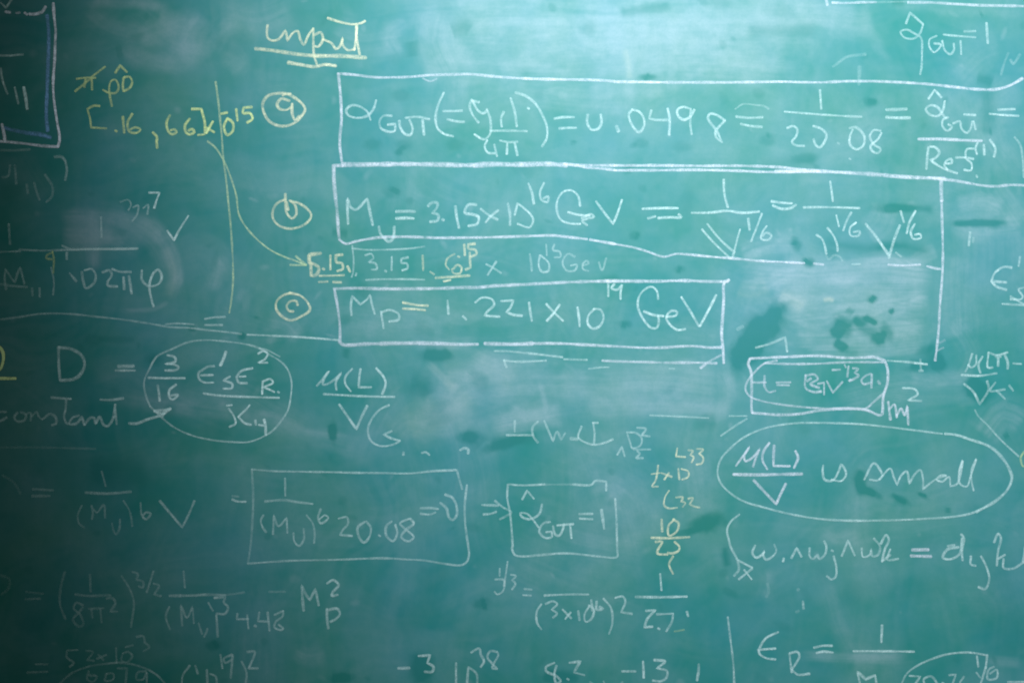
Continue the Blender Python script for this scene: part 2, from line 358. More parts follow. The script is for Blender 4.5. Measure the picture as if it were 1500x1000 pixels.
GREEN = (0.012, 0.178, 0.168, 1)
def board_material():
    m, nt, N, L = new_mat('green_board_enamel')
    out = N.new('ShaderNodeOutputMaterial'); p = N.new('ShaderNodeBsdfPrincipled'); L.new(p.outputs[0], out.inputs[0])
    tc = N.new('ShaderNodeTexCoord').outputs['Object']
    a = N.new('ShaderNodeAttribute'); a.attribute_name = 'residue'
    sp = N.new('ShaderNodeSeparateColor'); L.new(a.outputs['Color'], sp.inputs[0])
    bn = noise(N, L, tc, 4.5, 4); big = math_node(N, L, 'ADD', math_node(N, L, 'MULTIPLY', bn, 3.0), -1.0, True)
    fine = noise(N, L, tc, 260.0, 3, .7)
    mid = noise(N, L, tc, 70.0, 4, .65)
    g0 = mix_rgb(N, L, big, (GREEN[0] * .8, GREEN[1] * .98, GREEN[2] * .84, 1), (GREEN[0] * 1.3, GREEN[1] * 1.02, GREEN[2] * 1.14, 1))
    g = mix_rgb(N, L, math_node(N, L, 'MULTIPLY', sp.outputs[2], .30), g0, (GREEN[0] * .35, GREEN[1] * .56, GREEN[2] * .50, 1))
    gr = math_node(N, L, 'MULTIPLY', math_node(N, L, 'ADD', math_node(N, L, 'ADD', math_node(N, L, 'MULTIPLY', fine, .4), .55), math_node(N, L, 'MULTIPLY', mid, .5)), 1.0)
    d = math_node(N, L, 'MULTIPLY', math_node(N, L, 'MULTIPLY', sp.outputs[0], gr), 1.0, True)
    c1 = mix_rgb(N, L, d, g, (0.58, 0.60, 0.68, 1))
    w = math_node(N, L, 'MULTIPLY', math_node(N, L, 'MULTIPLY', sp.outputs[1], gr), 1.0, True)
    c2 = mix_rgb(N, L, w, c1, (0.72, 0.66, 0.46, 1))
    L.new(c2, p.inputs['Base Color'])
    p.inputs['Roughness'].default_value = 0.62
    p.inputs['Specular IOR Level'].default_value = 0.25
    return m
me.materials.append(board_material())

def chalk_material(name, rgb, rgb2):
    m, nt, N, L = new_mat(name)
    out = N.new('ShaderNodeOutputMaterial'); mx = N.new('ShaderNodeMixShader'); L.new(mx.outputs[0], out.inputs[0])
    tr = N.new('ShaderNodeBsdfTransparent'); df = N.new('ShaderNodeBsdfDiffuse')
    L.new(tr.outputs[0], mx.inputs[1]); L.new(df.outputs[0], mx.inputs[2])
    tc = N.new('ShaderNodeTexCoord').outputs['Object']
    a = N.new('ShaderNodeAttribute'); a.attribute_name = 'chalk'
    n1 = noise(N, L, tc, 380.0, 2, .7); n2 = noise(N, L, tc, 150.0, 3, .65); n3 = noise(N, L, tc, 28.0, 2, .5)
    s = math_node(N, L, 'ADD', math_node(N, L, 'ADD', math_node(N, L, 'MULTIPLY', n1, 1.5), math_node(N, L, 'MULTIPLY', n2, 1.9)), math_node(N, L, 'MULTIPLY', n3, .5))
    g = math_node(N, L, 'MAXIMUM', math_node(N, L, 'ADD', s, -.98), .12)
    L.new(math_node(N, L, 'MULTIPLY', a.outputs['Fac'], g, True), mx.inputs[0])
    c = mix_rgb(N, L, n3, rgb, rgb2); L.new(c, df.inputs['Color'])
    return m
CHALK = {'w': chalk_material('white_chalk', (.58, .85, .82, 1), (.66, .87, .85, 1)),
         'b': chalk_material('bluish_white_chalk', (.74, .82, .92, 1), (.80, .86, .92, 1)),
         'y': chalk_material('yellow_chalk', (.70, .86, .36, 1), (.70, .86, .44, 1)),
         'p': chalk_material('pale_yellow_chalk', (.62, .82, .46, 1), (.66, .84, .56, 1)),
         'c': chalk_material('cream_chalk', (.88, .92, .58, 1), (.90, .92, .70, 1)),
         'l': chalk_material('dull_blue_chalk', (.16, .36, .60, 1), (.24, .46, .72, 1))}

# ------------------------------------------------------------------ the writing
# Each stroke is a thin raised layer of chalk; Z keeps crossing layers apart.
srng = random.Random(5)
def ribbon(pts, corners, w, a, out):
    segs = []; last = 0
    for i in range(1, len(pts)):
        if i in corners or i == len(pts) - 1:
            segs.append(catmull(pts[last:i + 1], 2.0)); last = i
    P = np.vstack([s if k == 0 else s[1:] for k, s in enumerate(segs)])
    d = np.hypot(*np.diff(P, axis=0).T); keep = np.concatenate([[True], d > .2]); P = P[keep]
    if len(P) < 2: return
    # a hand is never quite steady
    T = np.gradient(P, axis=0); T /= np.maximum(np.hypot(T[:, 0], T[:, 1])[:, None], 1e-6)
    t0, t1 = T[0], T[-1]; e = w * .45
    P = np.vstack([P[0] - t0 * e, P[0] - t0 * e * .5, P, P[-1] + t1 * e * .5, P[-1] + t1 * e])
    T = np.vstack([t0, t0, T, t1, t1])
    n = len(P); Nn = np.stack([-T[:, 1], T[:, 0]], 1)
    s = np.concatenate([[0], np.cumsum(np.hypot(*np.diff(P, axis=0).T))])
    sd = srng.randrange(10000)
    pr = .55 + .66 * vnoise(s / 22.0, np.full(n, .5), sd) + .42 * (vnoise(s / 6.0, np.full(n, .5), sd + 1) - .5)
    wv = .76 + .5 * vnoise(s / 14.0, np.full(n, .5), sd + 2)
    cap = np.ones(n); cap[0] = cap[-1] = 0; cap[1] = cap[-2] = .75
    wc = np.ones(n); wc[0] = wc[-1] = .45; wc[1] = wc[-2] = .8
    z0 = srng.uniform(.15, .55); zs = z0 + np.arange(n) / n * .12
    prof = [(-1, 0), (-.55, .72), (0, 1), (.55, .72), (1, 0)]
    verts, vals = out['v'], out['a']; b0 = len(verts)
    hw = w * .66
    for k in range(n):
        for o, q in prof:
            q2 = P[k] + Nn[k] * o * hw * wv[k] * wc[k]
            x, z = board_xz(q2[0], q2[1])
            verts.append((x, -zs[k] / 1000.0, z)); vals.append(float(q * pr[k] * cap[k] * a))
    for k in range(n - 1):
        for q in range(4):
            i = b0 + k * 5 + q
            out['f'].append((i, i + 1, i + 6, i + 5))

def new_buf(): return {'v': [], 'f': [], 'a': [], 'c': [], 'fc': []}

def centre(bufs):
    v = np.vstack([np.array(b['v']) for b in bufs])
    return (v.min(0) + v.max(0)) / 2 * np.array([1, 0, 1])

def build(name, buf, parent, pc, label=None):
    """one mesh object of chalk strokes, its origin in the middle of its writing"""
    c = centre([buf])
    m = bpy.data.meshes.new(name)
    m.from_pydata([tuple(p) for p in np.array(buf['v']) - c], [], buf['f'])
    at = m.attributes.new('chalk', 'FLOAT', 'POINT'); at.data.foreach_set('value', buf['a'])
    mats = sorted(set(buf['c']))
    for k in mats: m.materials.append(CHALK[k])
    m.polygons.foreach_set('material_index', [mats.index(k) for k in buf['fc']])
    o = bpy.data.objects.new(name, m); C.collection.objects.link(o); o.parent = parent
    o.location = tuple(c - pc)
    if label: o['label'] = label
    return o, c

def put(st, buf):
    nf = len(buf['f'])
    ribbon(st[0], st[1], st[2], st[3], buf)
    buf['c'].append(st[4]); buf['fc'] += [st[4]] * (len(buf['f']) - nf)

def signs(strokes):
    """gather loose strokes into signs: equals signs, times signs, fraction bars, brackets, dots"""
    def box(s): a = np.array(s[0]); return a.min(0), a.max(0)
    out = []; i = 0
    while i < len(strokes):
        lo, hi = box(strokes[i]); w, h = hi - lo
        if i + 1 < len(strokes):
            lo2, hi2 = box(strokes[i + 1]); w2, h2 = hi2 - lo2
            ov = min(hi[0], hi2[0]) - max(lo[0], lo2[0])
            gap = abs((lo[1] + hi[1]) / 2 - (lo2[1] + hi2[1]) / 2)
            flat = h < .45 * w and h2 < .45 * w2
            if flat and 8 < w < 45 and 8 < w2 < 60 and ov > .3 * min(w, w2) and gap < 16:
                out.append(('equals_sign', strokes[i:i + 2])); i += 2; continue
            if not flat and ov > .6 * max(w, w2) and gap < 6 and 5 < max(w, h) < 32:
                out.append(('times_sign', strokes[i:i + 2])); i += 2; continue
        if max(w, h) < 8: nm = 'dot'
        elif h < .4 * w: nm = 'fraction_bar' if w > 22 else 'dash'
        else: nm = 'bracket'
        out.append((nm, [strokes[i]])); i += 1
    return out

def write(text):
    part = None; parts = []; sub = None
    tile = (0, 0); style = ('w', 5.0, .7); K = 1.0
    for line in text.strip().splitlines():
        line = line.strip()
        if not line: continue
        k = line[0]
        if k == 'P':
            nm, _, lb = line[2:].partition('|')
            part = {'name': nm, 'label': lb, 'base': [], 'subs': []}; parts.append(part); sub = part['base']; K = 1.0
        elif k == 'K': K = float(line[2:])               # chalk opacity scaled to the local light: thinner where bright, denser where dim
        elif k == 'S': part['subs'].append((line[2:], [])); sub = part['subs'][-1][1]
        elif k == 'B': sub = part['base']
        elif k == 'T': tile = tuple(int(v) for v in line[2:].split())
        elif k == 'O': tile = tuple(float(v) / q for v, q in zip(line[2:].split(), (300, 200)))
        elif k == 'C':
            f = line[2:].split(); style = (f[0], float(f[1]), float(f[2]))
        else:
            for st in line.split(';'):
                pts = []; cor = set()
                for tok in st.split():
                    if tok[-1] == '*': cor.add(len(pts)); tok = tok[:-1]
                    x, y = tok.split(',')
                    pts.append((tile[0] * 300 + float(x) / 5.0, tile[1] * 200 + float(y) / 5.0))
                if len(pts) == 0: continue
                if len(pts) == 1: pts = [(pts[0][0] - 1.2, pts[0][1] - .6), (pts[0][0] + 1.2, pts[0][1] + .8)]
                sub.append((pts, cor, style[1] * WIDTH, style[2] * K, style[0]))
    zero = np.zeros(3)
    for p in parts:
        pieces = []
        whole = p['name'] not in ('equation', 'annotation')
        if whole and p['base']:
            b = new_buf()
            for st in p['base']: put(st, b)
            o, c = build(p['name'], b, board, zero, p['label'])
        else:
            pieces = signs(p['base'])
        todo = []
        for nm, sts in pieces + p['subs']:
            if not sts: continue
            b = new_buf()
            for st in sts: put(st, b)
            todo.append((nm, b))
        if not (whole and p['base']):
            if len(todo) == 1:
                build(p['name'], todo[0][1], board, zero, p['label']); continue
            c = centre([b for _, b in todo])
            o = bpy.data.objects.new(p['name'], None); C.collection.objects.link(o)
            o.parent = board; o.location = tuple(c); o['label'] = p['label']; o.empty_display_size = .02
        for nm, b in todo: build(nm, b, o, c)
WIDTH = 0.81
write("""
P box_outline|double box outline cut off at the upper left corner
K 1.75
T 0 0
C b 4.8 .58
390,25 400,150 408,220 405,320 400,450 390,600 393,700 405,800 420,900 437,1000 435,1040 425,1078; 0,1036 100,1044 200,1055 300,1068 425,1076; 15,910 30,980 38,1040
C l 6.5 .5
345,115 358,250 355,400 350,550 345,700 340,850 350,960; 20,935 100,955 200,975 290,985 370,1008
C b 5 .5
40,88 75,95; 120,98 145,95; 180,95 200,108; 215,105 260,105 310,88 335,50
S letter
C w 4 .35
5,20 45,60* 85,0
S dash
0,408 80,408 170,400
S slash
5,500 20,590 55,690
S tally
108,640 135,760
S tally
C w 5.5 .6
175,640 190,720 200,800
P annotation|yellow note with pi, rho hat and a bracketed pair of numbers
K 0.95
T 0 0
C y 4.2 .62
S letter
550,670 600,630 680,560 770,490; 560,580 620,572 700,572; 628,580 618,640; 672,580 675,660
S letter
755,660 800,682 850,680 870,640 845,585 815,595 800,640 805,700 820,780; 845,535 880,480* 930,530
S letter
905,570 900,640 905,670; 910,568 950,565 968,600 955,640 910,670
B
730,778 690,775 640,800* 660,870 668,935* 780,942
C y 5 .75
1120,970 1150,1005 1148,1040 1152,1085
S number
C y 4.6 .7
850,960; 900,855 905,910 910,975; 970,835 935,900 950,965 1000,975 1030,950 990,935 955,950
S number
1245,845 1220,900 1235,965 1260,985 1292,970 1280,950 1250,955; 1390,870 1355,920 1365,975 1390,985 1422,970 1410,948 1380,958
B
1405,800 1475,800* 1500,900 1500,985* 1450,990; 1500,930 1570,970; 1560,890 1510,975
S number
T 1 0
120,835 165,825; 165,870 140,930 165,990 205,960 205,900 165,868
S exponent
230,800 240,885; 345,785 285,790* 280,830 330,830 350,870 310,900
P divider_line|long yellow vertical line beside the yellow note
K 0.75
T 1 0
C p 3.8 .5
80,600 100,750 115,900 125,1000 135,1150 155,1300 175,1500 190,1650 200,1800 208,2000 205,2100 195,2200 180,2290
P arrow|long curved yellow arrow ending at the bracketed note
K 0.74
T 1 1
C p 3.8 .55
20,35 80,85 150,200 190,300 230,430 250,570 300,660 380,750 480,830 580,880 650,905 740,940; 665,875 700,905 745,940; 625,940 700,942 745,940
P heading|yellow underlined heading that reads input
K 0.56
T 1 0
C c 4.6 .8
S word
460,185 455,250 465,285 500,300 540,290 590,225* 600,260 605,300* 650,240 680,230 700,290 725,330 760,260 795,210; 795,210 795,300 800,400 820,470; 800,260 850,240 865,290 830,345 810,340; 865,290 890,300 930,320 960,360 990,340 1010,280* 1010,330 1050,370 1100,360; 900,135 980,160 1080,180 1150,170 1175,155; 1110,180 1112,280 1135,400; 1118,190 1108,280 1095,370
S underline
C c 6.5 .75
370,358 500,372 650,395 800,410 1000,412 1180,425; 610,460 700,475 800,490 880,475 960,484
P item_mark|circled letter a in yellow
K 0.63
T 1 0
C c 5 .72
630,690 540,685 460,705 425,760 435,830 480,895 560,925 640,910 700,860 735,805 720,770 670,725 600,690 570,700
S letter
620,740 560,725 530,765 550,800 600,805 640,780; 640,760 640,830 660,880 690,850
P item_mark|circled letter b in yellow
K 0.68
T 1 1
C c 4.6 .65
590,460 530,490 500,540 500,600 540,650 620,675 700,660 760,620 780,575 750,530 690,490 620,470
S letter
590,420 592,480 600,560 640,600 670,570 660,500 630,475; 600,480 610,540
P item_mark|circled letter c in yellow
K 0.75
T 1 2
C c 4.6 .65
630,145 570,165 525,210 525,265 570,320 630,345 700,320 770,270 760,225 700,165 620,145
S letter
680,235 670,205 630,205 600,240 615,275 650,280
P equation|boxed alpha GUT equation in the widest top box
K 0.49
T 1 0
S box_outline
C b 5 .8
975,540 1100,550 1250,568 1400,568 1500,565 1650,552 1800,548 1940,545 2100,560 2300,575 2500,582 2700,585 2900,590 3000,598; 978,540 990,650 1000,800 1000,900 990,1000 990,1080 1005,1190
T 3 0
0,600 200,602 400,605 600,605 800,605 1000,603 1200,600 1500,605 1700,597 1900,597 2100,605 2300,618 2500,640 2650,655 2800,655 2900,625 2990,575
C b 3.5 .4
T 2 0
95,575 150,597 200,580
T 1 0
S letter
C w 4.6 .72
1255,735 1235,800 1190,850 1110,865 1050,845 1035,810 1070,775 1130,780 1190,820 1215,880
S subscript
1370,850 1310,850 1280,890 1290,940 1340,965 1390,960 1395,910* 1340,915
O 480 120
525,285 530,330 565,382 605,390 622,345 600,280; 570,265 660,258 745,275; 695,280 706,390
T 1 0
T 2 0
B
C w 4.4 .7
250,680 210,770 190,860 205,940 250,980 320,1000; 245,815 320,815 385,812; 275,875 340,890 400,895; 590,960 700,958 860,962; 775,680 850,705 920,760 975,850 1005,930 1005,1010 970,1075; 870,795
S letter
O 480 120
1055,130 1040,180 1060,240 1105,300; 1062,142 1100,210 1140,232 1168,212; 1165,200 1190,270 1195,350 1185,390 1150,422 1110,408 1075,385; 1058,140 1110,150
S number
T 2 0
690,820 670,870 675,930
B
740,720 770,820 785,930
S number
O 480 120
1168,428 1150,475 1172,518 1225,525; 1220,460 1240,545
T 2 0
S letter
660,1030 720,1042 790,1040; 715,1050 712,1130; 770,1050 790,1140
B
1060,870 1130,860 1205,860; 1095,942 1160,938 1220,938
S number
1305,840 1300,900 1330,950 1380,945 1405,900 1400,840
T 3 0
C w 6 .8
15,925 30,965
C w 4.6 .74
130,805 105,840 130,920 180,970 215,930 215,870 180,820 130,805; 270,810 255,870* 300,880 400,880; 390,795 405,880 400,990; 560,800 500,785 460,810 470,855 510,880 560,850 585,805; 560,810 555,900 565,985; 810,885 750,845 700,835 685,865 710,910 750,960 785,1040; 810,885 770,925 740,965 745,1005 790,1045
B
C w 4.8 .75
890,855 980,865 1085,860; 925,910 1000,925 1080,932
C w 3.5 .35
885,800 940,765 1030,770 1100,780 1130,800
C w 4 .75
1245,820 1350,828 1500,840 1650,850 1810,858
S number
1505,660 1510,730 1515,800
S number
C w 4.4 .72
1265,940 1310,925 1340,950 1330,1000 1300,1040 1325,1065 1390,1070; 1455,925 1510,942 1550,980 1550,1015 1505,1080 1475,1065 1458,1020
T 4 0
C w 3.6 .4
225,1165; 140,1050
C w 4.4 .72
220,940 270,935 330,1000 320,1070 270,1095 225,1060 225,1000 245,950; 450,960 400,955 370,1000 400,1060 450,1095 430,1122 390,1110 375,1075 430,1020 455,975
B
C w 5.4 .8
490,805 560,805 640,800; 490,860 570,865 665,865
S letter
C w 4.2 .78
800,725 845,660* 895,715; 920,740 905,810 870,850 810,840 780,800 820,772 870,790 900,835 925,865
S subscript
945,860 905,880 905,930 940,960 970,930 945,912; 980,905 1030,890 1040,940 1080,975 1110,940 1120,890; 1060,840 1145,845; 1130,890 1145,950
B
C b 5 .8
725,1020 900,1020 1050,1028 1190,1032
S word
C w 4.4 .8
800,1080 790,1160 785,1240; 810,1075 850,1080 880,1120 840,1165 815,1172* 850,1200 920,1240 1010,1270; 925,1200 970,1195 965,1165 930,1180 915,1210 940,1245; 1130,1090 1080,1095 1075,1160 1115,1200 1110,1250 1060,1245; 1000,1155 1060,1155 1130,1165
S exponent
1160,1045 1145,1090 1155,1130; 1205,1060 1210,1135; 1250,1025 1290,1090 1280,1150
B
1310,805 1435,800; 1245,835 1350,845 1460,850
C w 4 .5
1430,1005 1470,1060 1488,1150 1498,1300; 1150,1285 1158,1300
P equation|boxed unification mass equation under the widest box
K 0.52
S box_outline
T 1 1
C b 6 .8
950,212 1010,214; 945,210 945,300 955,420 970,560 978,680 985,750
C b 8 .85
1010,206 1150,207 1300,204 1500,203 1700,206 1900,211 1990,210
T 2 1
C b 8.5 .85
470,212 600,204 800,206 1000,202 1150,210
C b 5 .8
1130,202 1220,212 1300,228 1400,235 1500,246; 1220,208 1350,212 1500,213
T 3 1
0,213 300,213 600,216 900,215 1200,225 1400,245; 0,248 300,248 600,245 900,252 1100,260 1300,260 1500,256
C b 6.5 .85
1180,256 1400,250 1500,255 1700,265 1900,278 2100,295 2300,305 2420,310
C b 5 .75
2300,300 2500,325 2700,360 2800,365 2900,355 3000,358
T 1 1
C b 5 .8
985,755 1030,785 1100,770 1200,750 1300,738 1500,735 1700,742 2000,740; 2010,740 2200,735 2400,728 2550,725 2650,735 2800,752; 2820,755 3000,787
T 3 1
C b 4.4 .75
0,787 150,815 250,845 360,880 450,860 550,865 700,880 900,895 1050,910 1250,920 1390,928; 1460,930 1530,938; 2005,938 2100,945 2240,938; 2290,950 2350,965 2405,972
T 4 1
C b 7 .75
893,310 893,400 896,470
C b 4.6 .75
896,470 900,650 905,800 903,980 895,1100 890,1150 883,1250 875,1400 868,1480 860,1550 848,1640
C b 4 .3
920,1490 880,1510; 860,1570 910,1545
S letter
T 1 1
C w 5 .74
1050,640 1045,540 1045,455* 1070,520 1110,535 1150,500 1190,455* 1205,530 1230,650
S subscript
C w 5.5 .8
1275,660 1285,710 1310,740 1350,770 1380,745 1388,660
B
C w 5 .75
1400,550 1500,548 1540,550; 1400,600 1500,598 1530,602
S number
T 2 1
135,510 165,485 205,490 195,530 165,560* 210,575 205,615 150,625; 245,610; 335,510 345,590 362,670; 490,500 430,500 405,560 460,570 505,590 495,640 430,655
B
C w 4.4 .7
520,530 570,570 645,610; 650,540 600,580 555,630
S number
C w 5 .5
720,490 735,570 735,650
C w 4.4 .76
770,575 790,490* 830,520 885,570 905,610 880,665 790,640
S exponent
870,345 895,410 910,495; 985,340 955,410 965,465 1010,480 1015,440 980,455
S word
1250,510 1230,430 1180,395 1120,410 1080,480 1085,570 1120,620 1200,640 1250,640; 1160,555 1240,575 1320,580; 1260,600 1330,570 1350,590 1300,602 1265,620 1300,650; 1365,475 1420,550 1490,640* 1520,570 1555,465
B
T 3 1
C w 4.8 .8
205,530 330,525 465,525; 245,600 300,585; 320,598 400,592 490,592 470,570; 565,560 700,558 830,545 930,560 1060,550
S number
800,315 805,420 830,520
S letter
C w 4.2 .75
640,680 730,780 840,885; 680,640 770,750 880,850; 920,680 895,770 865,885
S exponent
C w 5 .8
980,600 990,685
C w 4 .75
1080,565 1040,670 1000,770; 1115,655 1085,700 1075,750 1130,755 1150,725 1110,705 1085,730
B
C w 5 .78
1150,475 1220,485 1300,490; 1160,505 1220,530 1290,525 1330,500
C w 4.4 .8
1385,520 1500,518 1650,520 1795,525
S number
1580,330 1590,400 1600,475
S letter
1480,720 1520,750 1540,800 1552,860; 1560,670 1600,720 1630,790 1635,840
S exponent
T 4 1
C w 4 .78
125,575 145,660; 235,555 200,620 175,690; 270,630 225,670 230,725 290,725 295,695 250,700
S letter
C w 5 .78
340,640 420,740 510,870; 590,650 550,750 510,890
S exponent
C w 4.2 .78
595,545 620,630; 705,545 660,630 640,710; 700,640 670,700 690,750 745,740 740,715 700,720
B
C w 4 .35
50,870 70,900 110,870 150,880 170,910; 560,850 600,880; 240,935 300,935
P annotation|faint bracketed range of energies between the second and third box
K 0.58
T 1 1
S number
C c 6 .7
850,855 770,865* 765,920 800,935 835,960 820,1010 790,1020; 760,870 775,940 780,1020
C c 4.6 .75
870,970; 920,870 920,975; 1010,865 960,870* 965,920 1005,930 1010,970 970,985; 1045,950 1065,990
B
C c 4.4 .6
840,1020 950,1018 1020,1015; 835,1065 900,1062; 940,1065 1000,1068
C w 3.6 .45
1080,800 1090,900 1085,1000 1075,1030; 1080,820 1200,830 1350,828 1500,820 1610,805; 1180,1050 1300,1045 1500,1045 1610,1048; 1110,1000 1105,1020
S number
C w 4 .5
1175,870 1220,860 1235,890 1200,920* 1250,930 1260,970 1220,975; 1325,985; 1370,880 1368,980; 1490,885 1440,895* 1440,925 1480,930 1485,965 1445,980
S number
T 2 1
C c 3.8 .45
95,870 100,980; 150,990 180,1010; 330,860 280,890 265,940 290,975; 320,970 350,940 380,960 370,1000 320,1000 310,970; 360,880
B
C c 4.6 .6
440,850 445,960* 410,975; 190,1035 300,1028 440,1018; 250,1060 300,1050
S exponent
400,790 405,870; 480,785 430,790* 430,820 480,830 490,860 450,880
B
C w 4 .5
560,935 610,960 670,1000; 635,915 600,970 570,1015
S number
880,860 890,920 895,985; 955,870 945,940 970,990 1015,985 1020,930 960,870
S exponent
C w 3.6 .42
1000,790 1005,870; 1060,790 1050,830 1100,845 1105,880 1060,885
S word
C w 3.8 .38
1210,880 1160,860 1120,920 1150,980 1210,980 1225,940 1180,945; 1270,945 1310,930 1300,910 1270,930 1270,970 1310,985; 1385,920 1410,980 1440,890
P equation|boxed Planck mass equation in the shortest top box
K 0.57
S box_outline
T 1 2
C b 5.5 .72
945,115 1100,110 1300,115 1500,115 1700,112 1900,105 2000,105 2100,95 2300,85 2500,75 2700,65 3000,58 3300,60 3500,55 3700,62 3830,62
C b 4.8 .7
950,120 965,200 980,300 990,400 990,500
C b 6.2 .75
985,500 1010,522 1200,518 1500,512 1700,515 1900,522 2000,520; 2050,515 2250,520 2400,515
C b 5 .75
2400,515 2600,515 2800,525 3000,535 3200,545 3350,545 3500,535 3600,535 3700,545 3785,542
T 3 2
C b 5 .78
840,50 805,70 800,200 790,350 785,450 795,550 800,660
S letter
T 1 2
C w 4.2 .65
1075,310 1070,240 1080,170* 1110,200 1140,230* 1190,190 1210,160* 1225,230 1245,300
S subscript
1290,280 1300,340 1310,405; 1290,290 1350,270 1420,300 1420,340 1350,355
B
C c 4.2 .7
1450,215 1560,235 1635,238; 1450,260 1560,265 1615,272
T 2 2
S number
C w 4.4 .72
278,200 285,300; 390,315 415,340; 480,215 530,180 600,190 620,230 570,280 550,310* 600,315 660,318; 670,205 760,200* 740,250 710,285* 760,305 825,312; 875,215 885,290 895,350
B
1000,225 1060,290 1125,350; 1100,230 1050,300 1005,350
S number
1230,250 1240,320 1245,390; 1350,265 1310,310 1305,370 1340,405 1390,390 1420,330 1400,270 1350,262
S exponent
1455,80 1455,170; 1500,80 1478,110 1520,122 1555,88; 1555,88 1545,140 1545,190
S word
T 3 2
C w 4.4 .78
320,190 310,130 270,100 210,130 175,190 175,260 220,350 270,400 310,400 325,350 320,310; 215,280 280,305 360,315; 380,320 450,310 460,285 420,275 390,300 380,330 410,380 460,415 520,410; 490,175 550,270 620,390; 745,160 690,270 625,390
P underline|pair of stray chalk lines under the shortest box
K 0.58
T 2 2
C w 4 .55
690,635 710,690; 690,640 800,648 1000,640; 620,570 720,572 900,590 1120,615; 1130,630 1300,635
C b 4.6 .55
1410,640 1500,645 1700,650 1900,655 2100,655 2250,660; 2280,600 2190,650 2130,695
C w 3.6 .35
1310,700 1400,690 1460,688; 1900,698 1940,700
P equation|small alpha hat GUT equals one at the upper right corner
K 0.47
T 4 0
C w 4 .65
S letter
635,175 665,95* 760,180; 760,185 735,250 690,285 620,275 595,235 640,220 700,250 745,280 752,400 748,500 738,548
S subscript
860,265 810,290 805,340 840,385 875,360 890,330 840,320; 900,300 920,370 960,400 985,370 985,320; 910,255 1000,265 1145,275; 1035,300 1040,400
B
1060,232 1145,230
S number
C w 4.6 .65
1225,170 1230,250 1235,320
P divider_line|bluish chalk line running along the top right edge
K 0.45
T 4 0
C b 5 .75
95,22 200,25 300,20 415,18; 650,20 800,20 1000,32 1200,42 1400,45 1500,48; 50,-10 60,40
C w 4 .25
420,18 650,14
P annotation|faint half erased strokes above the right end of the widest box
K 0.48
T 4 0
C w 5 .22
1385,390 1360,450 1330,550; 1470,400 1420,470 1400,440; 100,490 130,470 200,420 340,400
P stray_mark|faint upright smear crossing the top line of the widest box
K .35
C w 7 .25
295,490 290,620
P equation|faded fraction with one over M eleven at the left edge
K 1.00
T 0 1
C w 4 .36
B
0,845 150,840; 140,828 300,835 500,830 700,825 850,825 1010,820
C w 4.5 .4
455,800 520,825 600,825 1000,822
S number
C w 4 .32
65,640 70,720 75,790
S number
740,590 742,660 745,740
S letter
C w 4.4 .3
45,1120 35,1040 40,970* 80,1030 110,1070* 130,1000 150,960* 165,1020 180,1080
S subscript
235,1110 240,1165; 290,1110 292,1175; 0,1080 100,1095 200,1102
B
C w 4 .28
375,960 395,1060 390,1160
S exponent
C y 4 .35
385,840 395,900 390,1000; 385,850 345,870 340,890 380,900
S letter
C w 4.4 .4
600,990 610,1060 630,1110 690,1070 700,1010 670,970 620,980; 510,1000 560,1060; 490,850 490,900
S number
C w 4.6 .48
750,995 800,980 820,1010 790,1060* 790,1090 860,1098
S letter
820,970 880,990 960,992; 905,1030 910,1120; 945,1020 965,1150
S letter
C w 4.6 .55
1040,980 1040,1050 1090,1095 1160,1080 1185,1030 1160,975 1125,1000 1095,1090 1105,1170 1125,1245
P annotation|faint bracket with exponents at the left edge under the double box
K 0.85
T 0 1
C w 4.4 .28
S letter
15,300 60,290 75,210; 110,210 120,350
S subscript
195,350 205,415; 250,340 270,410 290,465
B
330,280 385,370 380,440 340,480; 0,100 100,102 220,95
S exponent
C w 4.6 .42
480,180 490,250 478,320; 400,150 450,150 480,180
P annotation|faded m to the seventh with a check mark
K 0.95
T 0 1
C w 3.6 .32
S letter
880,480 940,465 960,500 940,540; 975,520 1012,505 1005,570 970,620; 1050,525 1085,500 1080,570
S exponent
C w 4 .62
1090,412 1170,412* 1150,460 1130,525
S check_mark
C w 4 .6
1225,690 1275,760* 1310,690 1380,580
P divider_line|long thin wavy line running from the left edge to the shortest box
K 0.80
T 0 2
C w 3.8 .42
0,340 150,320 300,298 500,298 700,318 900,340 1100,370 1250,395 1400,402 1500,415 1650,430 1770,445; 1210,375 1300,368 1420,375; 1500,380 1630,380; 1500,335 1560,325 1650,320
C w 4 .5
1810,450 2000,458 2200,468 2480,490
P item_mark|underlined yellow circle cut off by the left edge
K 1.70
T 0 2
C y 5 .75
-30,535 0,545 25,590 20,660 0,705 -30,715; -30,770 0,770 115,770
P equation|large D equals three sixteenths equation
K 1.00
T 0 2
S letter
C w 5.6 .5
430,540 430,650 440,780; 430,545 520,555 600,605 620,670 590,740 540,775 440,785
B
C w 6 .5
865,682 980,680
C w 4.2 .5
845,712 990,712
C w 4.4 .58
1085,765 1200,768 1355,768
S number
1225,600 1280,615 1285,645 1210,665* 1275,668 1310,690 1290,708 1210,712
S number
C w 4.8 .58
1155,820 1165,880 1170,935; 1290,815 1240,860 1245,915 1265,925 1305,890 1255,895
T 1 2
S letter
C w 4.2 .58
70,680 20,685 -10,705 -45,730 -40,775 0,800 65,800; -30,748 60,745
C w 6 .6
155,575 140,620 115,675
S subscript
C w 4.2 .58
185,755 135,785* 200,810 200,840 135,845
S letter
350,695 270,715 235,760 250,800 310,805; 255,757 300,755
S exponent
C w 4 .55
390,590 430,570 460,590 440,630 390,655* 460,655
S subscript
425,790 420,885; 430,790 480,775 500,800 430,835* 470,850 510,870; 540,870
B
-10,880 100,895 300,905 545,912
S letter
160,970 200,965; 175,990 215,1050 225,1100 180,1125; 330,965 300,1000 245,1050* 290,1095 340,1110
